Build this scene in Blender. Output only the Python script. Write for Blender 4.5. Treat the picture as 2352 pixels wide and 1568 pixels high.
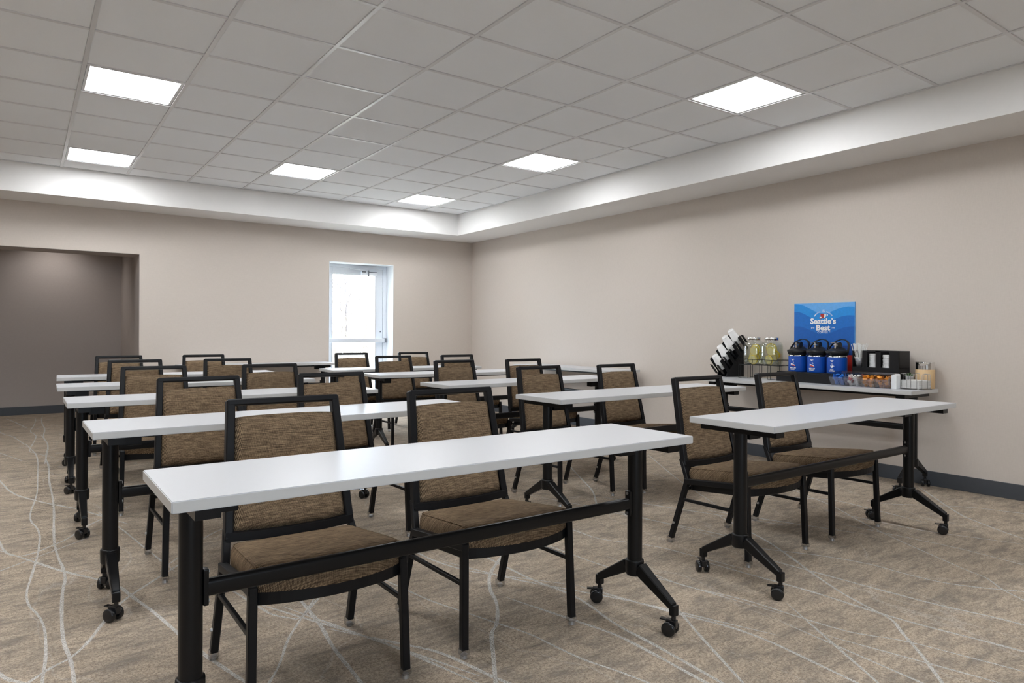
import bpy, bmesh, math, random
from mathutils import Vector, Matrix, Euler
random.seed(7)
PI = math.pi
for o in list(bpy.data.objects): bpy.data.objects.remove(o, do_unlink=True)
SC = bpy.context.scene
COL = SC.collection

# ------------------------------------------------------------------ camera, world, exposure
F_PX, YAW, ROLL, CY, CAM_H = 1574.4, 0.6184, 0.0045, 765.9, 1.169      # in a 2352 x 1568 frame
cam_d = bpy.data.cameras.new('camera'); cam = bpy.data.objects.new('camera', cam_d); COL.objects.link(cam)
cam_d.sensor_width = 36; cam_d.lens = F_PX/2352*36; cam_d.shift_y = -(784-CY)/2352
cam_d.clip_start = 0.05; cam_d.clip_end = 200
cam.matrix_world = Matrix.Translation((0, 0, CAM_H)) @ Matrix.Rotation(-YAW, 4, 'Z') @ Matrix.Rotation(PI/2, 4, 'X') @ Matrix.Rotation(ROLL, 4, 'Z')
SC.camera = cam
wd = bpy.data.worlds.new('sky'); SC.world = wd; wd.use_nodes = True
bg = wd.node_tree.nodes['Background']; bg.inputs[0].default_value = (0.72, 0.85, 1.0, 1); bg.inputs[1].default_value = 13.0
vs = SC.view_settings
SC.display_settings.display_device = 'sRGB'
vs.view_transform = 'Standard'; vs.look = 'None'; vs.gamma = 1; vs.use_curve_mapping = False
vs.exposure = 0.50
def portal(name, loc, rot, sx, sy):
    l = bpy.data.lights.new(name, 'AREA'); l.shape = 'RECTANGLE'; l.size = sx; l.size_y = sy; l.cycles.is_portal = True
    o = bpy.data.objects.new(name, l); COL.objects.link(o); o.location = loc; o.rotation_euler = rot; return o
ADDED_WINDOWS = [(-.95, .75)]; WZ0, WZ1 = .95, 2.20  # unseen opening added behind the camera to brighten ceiling and chair fronts
for a, c in ADDED_WINDOWS: portal('window_daylight', ((a+c)/2, -3.36, (WZ0+WZ1)/2), (PI/2, 0, 0), c-a, WZ1-WZ0)
portal('door_daylight', (3.93, 9.52, 1.1), (-PI/2, 0, 0), .9, 2.1)
cy = SC.cycles; cy.max_bounces = 6; cy.diffuse_bounces = 4; cy.glossy_bounces = 2; cy.transmission_bounces = 2; cy.transparent_max_bounces = 12; cy.caustics_reflective = False; cy.caustics_refractive = False; cy.adaptive_threshold = .02
PANEL_STRENGTH = 18.5

# ------------------------------------------------------------------ room numbers (metres)
XR, YB, XL, YF = 5.771, 9.219, -3.35, -3.31          # wall planes
ZC, ZS = 2.901, 2.598                                # ceiling tiles, soffit underside
SX, SY = 5.164, 8.633                                # soffit faces
GX, GY, T = 0.3114, 3.997, 0.6096                    # ceiling grid origin and module
ZT = 0.77                                            # table height

# ------------------------------------------------------------------ helpers
class MB:
    """collects shapes and links them as one mesh object"""
    def __init__(s): s.v = []; s.f = []; s.sm = []; s.mi = []; s.cur = 0
    def add(s, vs, fs, smooth=False):
        b = len(s.v); s.v += [tuple(v) for v in vs]
        for f in fs: s.f.append(tuple(b+i for i in f)); s.sm.append(smooth); s.mi.append(s.cur)
        return s
    def bm(s, bm, smooth=False, mat=None):
        bm.verts.ensure_lookup_table(); bm.verts.index_update()
        s.add([(mat @ v.co if mat else v.co) for v in bm.verts], [[v.index for v in f.verts] for f in bm.faces], smooth); bm.free(); return s
    def box(s, lo, hi, bev=0.0, mat=None):
        bm = bmesh.new(); bmesh.ops.create_cube(bm, size=1)
        c = [(a+b)/2 for a, b in zip(lo, hi)]; d = [abs(b-a) for a, b in zip(lo, hi)]
        for v in bm.verts: v.co = Vector((c[0]+v.co.x*d[0], c[1]+v.co.y*d[1], c[2]+v.co.z*d[2]))
        if bev: bmesh.ops.bevel(bm, geom=list(bm.edges), offset=bev, segments=2, profile=0.6, affect='EDGES')
        return s.bm(bm, False, mat)
    def bar(s, a, b, w, h, up=(0, 0, 1), bev=0.0, w2=None, h2=None):
        """rectangular bar from a to b; w across, h along 'up'"""
        a = Vector(a); b = Vector(b); d = (b-a).normalized(); up = Vector(up)
        x = d.cross(up).normalized(); y = x.cross(d).normalized()
        w2 = w if w2 is None else w2; h2 = h if h2 is None else h2
        vs = []
        for p, ww, hh in ((a, w, h), (b, w2, h2)):
            for i, j in ((-1, -1), (1, -1), (1, 1), (-1, 1)): vs.append(p+x*i*ww/2+y*j*hh/2)
        fs = [(3, 2, 1, 0), (4, 5, 6, 7), (0, 1, 5, 4), (1, 2, 6, 5), (2, 3, 7, 6), (3, 0, 4, 7)]
        if not bev: return s.add(vs, fs)
        bm = bmesh.new(); bv = [bm.verts.new(v) for v in vs]
        for f in fs: bm.faces.new([bv[i] for i in f])
        bmesh.ops.recalc_face_normals(bm, faces=list(bm.faces))
        bmesh.ops.bevel(bm, geom=list(bm.edges), offset=bev, segments=1, affect='EDGES')
        return s.bm(bm)
    def cyl(s, a, b, r, r2=None, n=20, caps=True, smooth=True):
        a = Vector(a); b = Vector(b); d = (b-a).normalized(); r2 = r if r2 is None else r2
        t = Vector((1, 0, 0)) if abs(d.x) < .9 else Vector((0, 1, 0))
        x = d.cross(t).normalized(); y = d.cross(x)
        vs = [p+(x*math.cos(2*PI*k/n)+y*math.sin(2*PI*k/n))*rr for p, rr in ((a, r), (b, r2)) for k in range(n)]
        s.add(vs, [(k, (k+1) % n, n+(k+1) % n, n+k) for k in range(n)], smooth)
        if caps: s.add(vs, [tuple(range(n))[::-1], tuple(range(n, 2*n))])
        return s
    def lathe(s, prof, n=28, c=(0, 0, 0), sq=0.0, mat=None):
        """profile [(r,z)...] about z; sq squares the section off"""
        vs = []
        for r, z in prof:
            for k in range(n):
                a = 2*PI*k/n; m = 1.0
                if sq: m = 1+sq*(1/max(abs(math.cos(a)), abs(math.sin(a)))-1)
                p = Vector((c[0]+r*m*math.cos(a), c[1]+r*m*math.sin(a), c[2]+z)); vs.append(mat @ p if mat else p)
        fs = [(i*n+k, i*n+(k+1) % n, (i+1)*n+(k+1) % n, (i+1)*n+k) for i in range(len(prof)-1) for k in range(n)]
        return s.add(vs, fs, True)
    def tube(s, pts, r, n=6, closed=False):
        pts = [Vector(p) for p in pts]; m = len(pts); rings = []; pn = None
        for i, p in enumerate(pts):
            a = pts[i-1] if (i or closed) else p; b = pts[(i+1) % m] if (i < m-1 or closed) else p
            d = (b-a).normalized()
            if pn is None: t = Vector((0, 0, 1)) if abs(d.z) < .9 else Vector((1, 0, 0)); pn = d.cross(t).normalized()
            pn = (pn-d*pn.dot(d)).normalized(); q = d.cross(pn); rings.append([p+(pn*math.cos(2*PI*k/n)+q*math.sin(2*PI*k/n))*r for k in range(n)])
        vs = [v for g in rings for v in g]
        fs = [(i*n+k, i*n+(k+1) % n, ((i+1) % m)*n+(k+1) % n, ((i+1) % m)*n+k) for i in range(m if closed else m-1) for k in range(n)]
        s.add(vs, fs, True)
        if not closed: s.add(vs, [tuple(range(n))[::-1], tuple(range((m-1)*n, m*n))])
        return s
    def prism(s, poly, axis, a, b):
        """extrude a 2D polygon along axis from a to b"""
        def P(u, v, w): return {'x': (w, u, v), 'y': (u, w, v), 'z': (u, v, w)}[axis]
        n = len(poly); vs = [P(u, v, a) for u, v in poly]+[P(u, v, b) for u, v in poly]
        return s.add(vs, [tuple(range(n))[::-1], tuple(range(n, 2*n))]+[(i, (i+1) % n, n+(i+1) % n, n+i) for i in range(n)])
    def mesh(s, name, mats):
        me = bpy.data.meshes.new(name); me.from_pydata(s.v, [], s.f)
        if not isinstance(mats, (list, tuple)): mats = [mats]
        for m in mats: me.materials.append(m)
        me.polygons.foreach_set('use_smooth', s.sm); me.polygons.foreach_set('material_index', s.mi)
        bm = bmesh.new(); bm.from_mesh(me); bmesh.ops.recalc_face_normals(bm, faces=list(bm.faces)); bm.to_mesh(me); bm.free()
        me.update(); return me
    def build(s, name, mats, parent=None, loc=(0, 0, 0), rot=None):
        return link(name, s.mesh(name, mats), parent, loc, rot)
def link(name, data, parent=None, loc=(0, 0, 0), rot=None):
    o = bpy.data.objects.new(name, data); COL.objects.link(o); o.location = loc
    if rot: o.rotation_euler = rot
    if parent: o.parent = parent
    return o
def tag(o, label, cat, group=None):
    o['label'] = label; o['category'] = cat
    if group: o['group'] = group
    return o
def thing(name, label, cat, loc=(0, 0, 0), rz=0.0, group=None):
    return tag(link(name, None, None, loc, (0, 0, rz)), label, cat, group)
def struct(o): o['kind'] = 'structure'; return o
def copy_tree(o, parent=None):
    c = o.copy(); COL.objects.link(c)
    if parent: c.parent = parent
    for ch in KIDS.get(o.name, ()): copy_tree(ch, c)
    return c
KIDS = {}
def index_kids():
    KIDS.clear()
    for o in bpy.data.objects:
        if o.parent: KIDS.setdefault(o.parent.name, []).append(o)

# ------------------------------------------------------------------ materials
class NT:
    def __init__(s, name):
        s.m = bpy.data.materials.new(name); s.m.use_nodes = True; s.t = s.m.node_tree; s.n = s.t.nodes; s.b = s.n['Principled BSDF']; s.out = s.n['Material Output']
    def node(s, t, **k):
        x = s.n.new(t)
        for a, v in k.items(): setattr(x, a, v)
        return x
    def ln(s, a, b): s.t.links.new(a, b)
    def math(s, op, a, b=None, clamp=False):
        x = s.node('ShaderNodeMath', operation=op, use_clamp=clamp)
        for i, v in enumerate((a, b)):
            if v is None: continue
            if isinstance(v, (int, float)): x.inputs[i].default_value = v
            else: s.ln(v, x.inputs[i])
        return x.outputs[0]
    def mix(s, f, a, b, mode='MIX'):
        x = s.node('ShaderNodeMix', data_type='RGBA', blend_type=mode)
        for i, v in ((0, f), (6, a), (7, b)):
            if isinstance(v, (int, float)): x.inputs[i].default_value = v
            elif isinstance(v, tuple): x.inputs[i].default_value = (*v, 1)[:4]
            else: s.ln(v, x.inputs[i])
        return x.outputs[2]
    def ramp(s, f, stops):
        x = s.node('ShaderNodeValToRGB'); e = x.color_ramp.elements
        while len(e) < len(stops): e.new(0.5)
        for k, (p, c) in enumerate(stops): e[k].position = p; e[k].color = (*((c,)*3 if isinstance(c, (int, float)) else c), 1)
        s.ln(f, x.inputs[0]); return x.outputs[0]
    def coord(s, kind='Object', scale=(1, 1, 1), rot=(0, 0, 0)):
        tc = s.node('ShaderNodeTexCoord'); mp = s.node('ShaderNodeMapping'); mp.inputs['Scale'].default_value = scale; mp.inputs['Rotation'].default_value = rot
        s.ln(tc.outputs[kind], mp.inputs[0]); return mp.outputs[0]
    def noise(s, v, scale, detail=2, rough=.5, dist=0):
        x = s.node('ShaderNodeTexNoise'); s.ln(v, x.inputs['Vector']); x.inputs['Scale'].default_value = scale; x.inputs['Detail'].default_value = detail; x.inputs['Roughness'].default_value = rough; x.inputs['Distortion'].default_value = dist
        return x.outputs['Fac']
    def bump(s, h, strength, dist):
        x = s.node('ShaderNodeBump'); x.inputs['Strength'].default_value = strength; x.inputs['Distance'].default_value = dist
        s.ln(h, x.inputs['Height']); s.ln(x.outputs[0], s.b.inputs['Normal'])
    def col(s, c):
        if isinstance(c, tuple): s.b.inputs['Base Color'].default_value = (*c, 1)[:4]
        else: s.ln(c, s.b.inputs['Base Color'])
    def set(s, **k):
        for a, v in k.items(): s.b.inputs[a.replace('_', ' ')].default_value = v
        return s
def simple(name, c, rough=.5, metal=0.0, grain=0.06, gscale=60, spec=.5):
    m = NT(name); n = m.noise(m.coord(), gscale, 3)
    lo = tuple(max(0, x*(1-grain)) for x in c); hi = tuple(min(1, x*(1+grain)) for x in c)
    m.col(m.mix(n, lo, hi)); m.set(Roughness=rough, Metallic=metal, Specular_IOR_Level=spec); return m.m
def wall_mat(name, c, c2, strength=.12):
    m = NT(name); a = m.noise(m.coord('Object', (420, 420, 22)), 1.0, 2, .6); b = m.noise(m.coord('Object', (26, 26, 520)), 1.0, 2, .6)
    w = m.math('ADD', m.math('MULTIPLY', a, .5), m.math('MULTIPLY', b, .5))
    m.col(m.mix(m.ramp(w, [(.36, 0.0), (.64, 1.0)]), c2, c)); m.set(Roughness=.85, Specular_IOR_Level=.2); m.bump(w, strength, .002); return m.m
def clear_mat(name, tint=(.95, .97, .97), gloss=.08, rough=.02):
    m = NT(name); m.n.remove(m.b)
    tr = m.node('ShaderNodeBsdfTransparent'); gl = m.node('ShaderNodeBsdfGlossy'); mx = m.node('ShaderNodeMixShader')
    nz = m.noise(m.coord(), 9, 1); m.ln(m.mix(nz, tint, tuple(min(1, t*1.02) for t in tint)), tr.inputs[0])
    gl.inputs['Roughness'].default_value = rough; mx.inputs[0].default_value = gloss
    m.ln(tr.outputs[0], mx.inputs[1]); m.ln(gl.outputs[0], mx.inputs[2]); m.ln(mx.outputs[0], m.out.inputs[0]); return m.m
def emit_mat(name, c, strength):
    m = NT(name); m.col((.9, .9, .9)); m.b.inputs['Emission Color'].default_value = (*c, 1); m.b.inputs['Emission Strength'].default_value = strength; return m.m

M = {}
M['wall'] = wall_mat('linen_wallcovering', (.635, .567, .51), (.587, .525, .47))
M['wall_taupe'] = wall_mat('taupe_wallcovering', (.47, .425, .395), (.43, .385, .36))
M['paint'] = simple('white_soffit_paint', (.84, .825, .81), .7, 0, .015, 25, .2)
M['jamb'] = simple('white_jamb_paint', (.78, .80, .82), .6, 0, .015, 25, .3)
def ceiling_mat():
    m = NT('mineral_ceiling_tile'); v = m.coord('Object'); n = m.noise(v, 260, 3, .7); big = m.noise(v, 3, 2)
    c = m.mix(n, (.84, .855, .87), (.91, .925, .94)); m.col(m.mix(m.math('MULTIPLY', big, .12), c, (.84, .855, .87))); m.set(Roughness=.95, Specular_IOR_Level=.1); m.bump(n, .35, .002); return m.m
M['tile'] = ceiling_mat()
M['grid'] = simple('white_grid_metal', (.70, .70, .705), .28, 0, .02, 30, .6)
M['gap'] = simple('plenum_dark', (.10, .095, .09), .9)
M['base'] = simple('grey_vinyl_base', (.062, .068, .080), .5, 0, .08, 30)
M['alu'] = simple('silver_aluminium', (.74, .77, .81), .42, .15, .02, 30)
M['alu_dark'] = simple('dark_metal_hardware', (.16, .17, .19), .4, .5)
M['glass'] = clear_mat('door_glass', (.97, .98, .98), .05, .0)
M['panel'] = emit_mat('led_diffuser', (.95, .975, 1.0), PANEL_STRENGTH)
M['lampframe'] = simple('white_lamp_frame', (.72, .72, .72), .4, 0, .02)
def laminate():
    m = NT('white_laminate'); n = m.noise(m.coord('Object', (1, 1, 1)), 420, 2); m.col(m.mix(n, (.52, .525, .545), (.55, .555, .575))); m.set(Roughness=.32, Specular_IOR_Level=.45); m.bump(n, .03, .0005); return m.m
M['lam'] = laminate()
M['edge'] = simple('white_edge_band', (.54, .535, .525), .4, 0, .015, 40)
M['black'] = simple('black_powder_coat', (.006, .006, .0065), .34, 0, .15, 300, .28)
M['chairblack'] = simple('black_chair_frame', (.007, .007, .008), .42, 0, .15, 220, .25)
M['plastic'] = simple('black_caster_plastic', (.010, .010, .011), .22, 0, .1, 100, .5)
M['bolt'] = simple('zinc_bolt', (.45, .45, .45), .35, .8)
M['glide'] = clear_mat('clear_glide_plastic', (.80, .80, .80), .22, .12)
M['glidepad'] = simple('steel_glide', (.42, .41, .40), .3, .7)
def fabric():
    m = NT('woven_brown_fabric'); tc = m.node('ShaderNodeTexCoord'); sp = m.node('ShaderNodeSeparateXYZ'); m.ln(tc.outputs['Object'], sp.inputs[0])
    x, y, z = sp.outputs
    u = m.math('ADD', x, m.math('MULTIPLY', y, .55)); v = m.math('ADD', z, y)
    p = .0062
    su = m.math('SINE', m.math('MULTIPLY', m.math('ADD', u, v), 2*PI/p)); sv = m.math('SINE', m.math('MULTIPLY', m.math('SUBTRACT', u, v), 2*PI/p))
    dots = m.math('MULTIPLY', su, sv)
    cb = m.node('ShaderNodeCombineXYZ'); m.ln(m.math('MULTIPLY', u, 16), cb.inputs[0]); m.ln(m.math('MULTIPLY', v, 210), cb.inputs[1])
    streak = m.noise(cb.outputs[0], 1.0, 3, .65)
    cb2 = m.node('ShaderNodeCombineXYZ'); m.ln(m.math('MULTIPLY', u, 210), cb2.inputs[0]); m.ln(m.math('MULTIPLY', v, 14), cb2.inputs[1])
    warp = m.noise(cb2.outputs[0], 1.0, 2, .6)
    k = m.math('ADD', m.math('MULTIPLY', dots, .30), m.math('ADD', m.math('MULTIPLY', streak, .95), m.math('ADD', m.math('MULTIPLY', warp, .28), .14)))
    m.col(m.ramp(k, [(.45, (.026, .017, .011)), (.74, (.120, .080, .049)), (1.0, (.42, .30, .185))]))
    m.set(Roughness=.9, Specular_IOR_Level=.15); m.bump(dots, .5, .0012); return m.m
M['fabric'] = fabric()
def carpet():
    m = NT('patterned_carpet'); tc = m.node('ShaderNodeTexCoord'); v = tc.outputs['Object']
    fine = m.noise(v, 200, 2, .7); mid = m.noise(v, 85, 3, .8)
    st = m.noise(m.coord('Object', (1.0, 2.6, 1), (0, 0, .5)), 5.2, 5, .66, .6); st2 = m.noise(m.coord('Object', (1, 3.2, 1), (0, 0, -.35)), 11, 4, .62)
    mott = m.ramp(m.math('ADD', m.math('MULTIPLY', st, .62), m.math('MULTIPLY', st2, .38)), [(.38, 1.0), (.47, .5), (.56, 0.0)])
    fl = m.ramp(m.math('ADD', m.math('MULTIPLY', mid, .6), m.math('MULTIPLY', fine, .4)), [(.42, 0.0), (.56, 1.0)])
    c = m.mix(mott, (.505, .41, .315), (.26, .227, .193))
    c = m.mix(m.math('MULTIPLY', m.math('SUBTRACT', 1.0, fl), .78), c, (.20, .162, .128))
    # faint wandering tuft lines between the bolder ones
    wob = m.noise(m.coord('Object', (.9, .35, 1)), 1.3, 3, .55); sp = m.node('ShaderNodeSeparateXYZ'); m.ln(v, sp.inputs[0])
    ph = m.math('FRACT', m.math('ADD', m.math('MULTIPLY', sp.outputs[0], 1.7), m.math('MULTIPLY', wob, 4.2)))
    lin = m.ramp(m.math('ABSOLUTE', m.math('SUBTRACT', ph, .5)), [(0.0, 1.0), (.022, 0.0)])
    c = m.mix(m.math('MULTIPLY', m.math('MULTIPLY', lin, fl), .38), c, (.54, .50, .46))
    m.col(c); m.set(Roughness=1.0, Specular_IOR_Level=.05); m.bump(m.math('ADD', mid, m.math('MULTIPLY', fine, .6)), .55, .005); return m.m
M['carpet'] = carpet()
def carpet_line():
    m = NT('grey_carpet_tufts'); m.n.remove(m.b); v = m.coord()
    n = m.noise(v, 260, 2, .6); df = m.node('ShaderNodeBsdfDiffuse'); tr = m.node('ShaderNodeBsdfTransparent'); mx = m.node('ShaderNodeMixShader')
    m.ln(m.mix(n, (.66, .63, .59), (.84, .81, .77)), df.inputs[0]); m.ln(m.ramp(n, [(.30, .22), (.62, .74)]), mx.inputs[0])
    m.ln(tr.outputs[0], mx.inputs[1]); m.ln(df.outputs[0], mx.inputs[2]); m.ln(mx.outputs[0], m.out.inputs[0]); return m.m
M['carpetline'] = carpet_line()
M['white'] = simple('white_paper', (.80, .79, .77), .6, 0, .02)
M['whiteplastic'] = simple('white_plastic', (.78, .79, .80), .35, 0, .02)
M['blackplastic'] = simple('matte_black_plastic', (.009, .009, .010), .42, 0, .1, 60, .3)
M['chrome'] = simple('polished_chrome', (.75, .74, .72), .14, 1.0, .02)
M['jarglass'] = clear_mat('jar_glass', (.93, .95, .94), .16, .03)
M['acrylic'] = clear_mat('clear_acrylic', (.93, .93, .95), .12, .05)
M['water'] = clear_mat('lemon_water', (.93, .94, .87), .04, .0)
M['lemon'] = simple('lemon_peel', (.82, .60, .03), .5, 0, .1, 90)
M['lemonflesh'] = simple('lemon_flesh', (.80, .70, .33), .5, 0, .12, 120)
M['airblue'] = simple('blue_airpot_wrap', (.003, .062, .36), .45, 0, .03, 60, .3)
M['wire'] = simple('black_wire', (.015, .015, .015), .4, .3)
M['steelwire'] = simple('steel_wire', (.42, .40, .38), .3, .9)
M['creamblue'] = simple('blue_creamer', (.015, .17, .62), .4, 0, .15, 40)
M['creamwhite'] = simple('white_creamer', (.80, .78, .75), .4, 0, .06, 40)
M['creamorange'] = simple('orange_creamer', (.78, .30, .03), .4, 0, .2, 40)
M['creambrown'] = simple('brown_creamer', (.42, .16, .045), .4, 0, .2, 40)
M['creamred'] = simple('red_creamer_lid', (.60, .05, .04), .4)
M['leaf'] = simple('green_leaf', (.05, .16, .035), .5, 0, .3, 80)
M['red'] = simple('red_print', (.50, .030, .018), .5, 0, .05)
M['printwhite'] = simple('white_print', (.86, .86, .86), .5, 0, .01)
def wood():
    m = NT('bamboo_wood'); n = m.noise(m.coord('Object', (60, 60, 3)), 1.5, 4, .6, .6); m.col(m.mix(n, (.52, .34, .17), (.70, .50, .28))); m.set(Roughness=.45); return m.m
M['wood'] = wood()
def blue(name, c):
    m = NT(name); n = m.noise(m.coord(), 45, 5, .7); m.col(m.mix(n, tuple(x*.8 for x in c), tuple(min(1, x*1.18) for x in c))); m.set(Roughness=.5); return m.m
M['blue1'] = blue('sky_blue_print', (.13, .40, .80)); M['blue2'] = blue('bright_blue_print', (.014, .26, .70)); M['blue3'] = blue('mid_blue_print', (.006, .15, .53)); M['blue4'] = blue('deep_blue_print', (.004, .108, .43)); M['blue5'] = blue('navy_blue_print', (.006, .055, .27))
M['reed'] = simple('dry_reed', (.26, .22, .18), .9, 0, .3, 3)
M['bark'] = simple('grey_bark', (.14, .12, .125), .9, 0, .3, 20)
M['ground'] = simple('dry_ground', (.46, .42, .33), 1.0, 0, .3, 2)

# ------------------------------------------------------------------ the room
AX, AZ, AXL = 1.116, 2.096, -1.65        # alcove opening: right edge, head, left edge
DX0, DX1, DZ = 3.441, 4.418, 2.165       # door recess
WT = .30                                 # back wall thickness
fl = struct(MB().box((XL-.2, YF-.2, -.12), (XR+.2, YB, 0)).box((AXL-.25, YB, -.12), (1.35, 12.0, 0)).build('floor', M['carpet']))
b = MB()
b.box((XL-.2, YB, 0), (AXL, YB+.43, 2.95)).box((AXL, YB, AZ), (AX, YB+.43, 2.95)).box((AX, YB, 0), (1.35, YB+.43, 2.95)).box((1.35, YB, 0), (DX0, YB+WT, 2.95))
b.box((DX0, YB, DZ), (DX1, YB+WT, 2.95)).box((DX1, YB, 0), (XR+.2, YB+WT, 2.95))
wall_back = struct(b.build('wall_back', M['wall']))
struct(MB().box((XR, YF-.2, 0), (XR+.2, YB, 2.95)).build('wall_right', M['wall']))
struct(MB().box((XL-.2, YF, 0), (XL, YB, 2.95)).build('wall_left', M['wall']))
b = MB().box((XL-.2, YF-.2, 0), (XR, YF, WZ0)).box((XL-.2, YF-.2, WZ1), (XR, YF, 2.95)); e = [XL-.2]+[x for w in ADDED_WINDOWS for x in w]+[XR]
for k in range(0, len(e), 2): b.box((e[k], YF-.2, WZ0), (e[k+1], YF, WZ1))
struct(b.build('wall_front', M['wall']))
for k, (a, c) in enumerate(ADDED_WINDOWS):  # frame and panes of the added opening that lets in fill daylight
    w = struct(MB().box((a, YF-.14, WZ0), (a+.05, YF-.08, WZ1), .003).box((c-.05, YF-.14, WZ0), (c, YF-.08, WZ1), .003).box((a+.05, YF-.14, WZ1-.05), (c-.05, YF-.08, WZ1), .003).box((a+.05, YF-.14, WZ0), (c-.05, YF-.08, WZ0+.05), .003).box(((a+c)/2-.02, YF-.14, WZ0+.05), ((a+c)/2+.02, YF-.08, WZ1-.05), .003).build('window_%d' % (k+1), M['alu']))
    for s0, s1 in ((a+.05, (a+c)/2-.02), ((a+c)/2+.02, c-.05)): MB().box((s0, YF-.115, WZ0+.05), (s1, YF-.109, WZ1-.05)).build('pane', M['glass'], w)
struct(MB().box((-14, -18, -.2), (16, YF-.22, -.06)).build('ground_front', M['ground']))
# alcove beyond the opening
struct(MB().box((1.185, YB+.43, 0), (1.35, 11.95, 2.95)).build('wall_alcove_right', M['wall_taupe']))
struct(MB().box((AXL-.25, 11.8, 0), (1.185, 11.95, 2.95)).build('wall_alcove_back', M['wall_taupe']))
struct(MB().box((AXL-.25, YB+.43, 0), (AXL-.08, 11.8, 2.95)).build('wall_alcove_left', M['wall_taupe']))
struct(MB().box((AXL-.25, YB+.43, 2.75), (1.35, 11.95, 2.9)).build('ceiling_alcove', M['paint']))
struct(MB().box((AXL-.08, 11.788, 0), (1.185, 11.80, .115), .003).build('baseboard_alcove', M['base']))
struct(MB().box((XR-.012, YF, 0), (XR, YB, .112), .003).build('baseboard_right', M['base']))
struct(MB().box((AX, YB-.012, 0), (DX0, YB, .112), .003).box((DX1, YB-.012, 0), (XR-.012, YB, .112), .003).build('baseboard_back', M['base']))
struct(MB().box((XL, YF, 0), (XL+.012, YB, .112), .003).build('baseboard_left', M['base']))
# soffits round the coffered ceiling
struct(MB().box((XL, SY, ZS), (XR, YB, 2.95)).build('trim_1', M['paint']))
struct(MB().box((SX, YF, ZS), (XR, SY, 2.95)).build('trim_2', M['paint']))
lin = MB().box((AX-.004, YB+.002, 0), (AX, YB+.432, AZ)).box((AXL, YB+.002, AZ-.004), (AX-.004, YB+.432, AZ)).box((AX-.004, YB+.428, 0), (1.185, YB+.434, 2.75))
struct(lin.build('trim_3', M['wall_taupe']))
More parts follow.
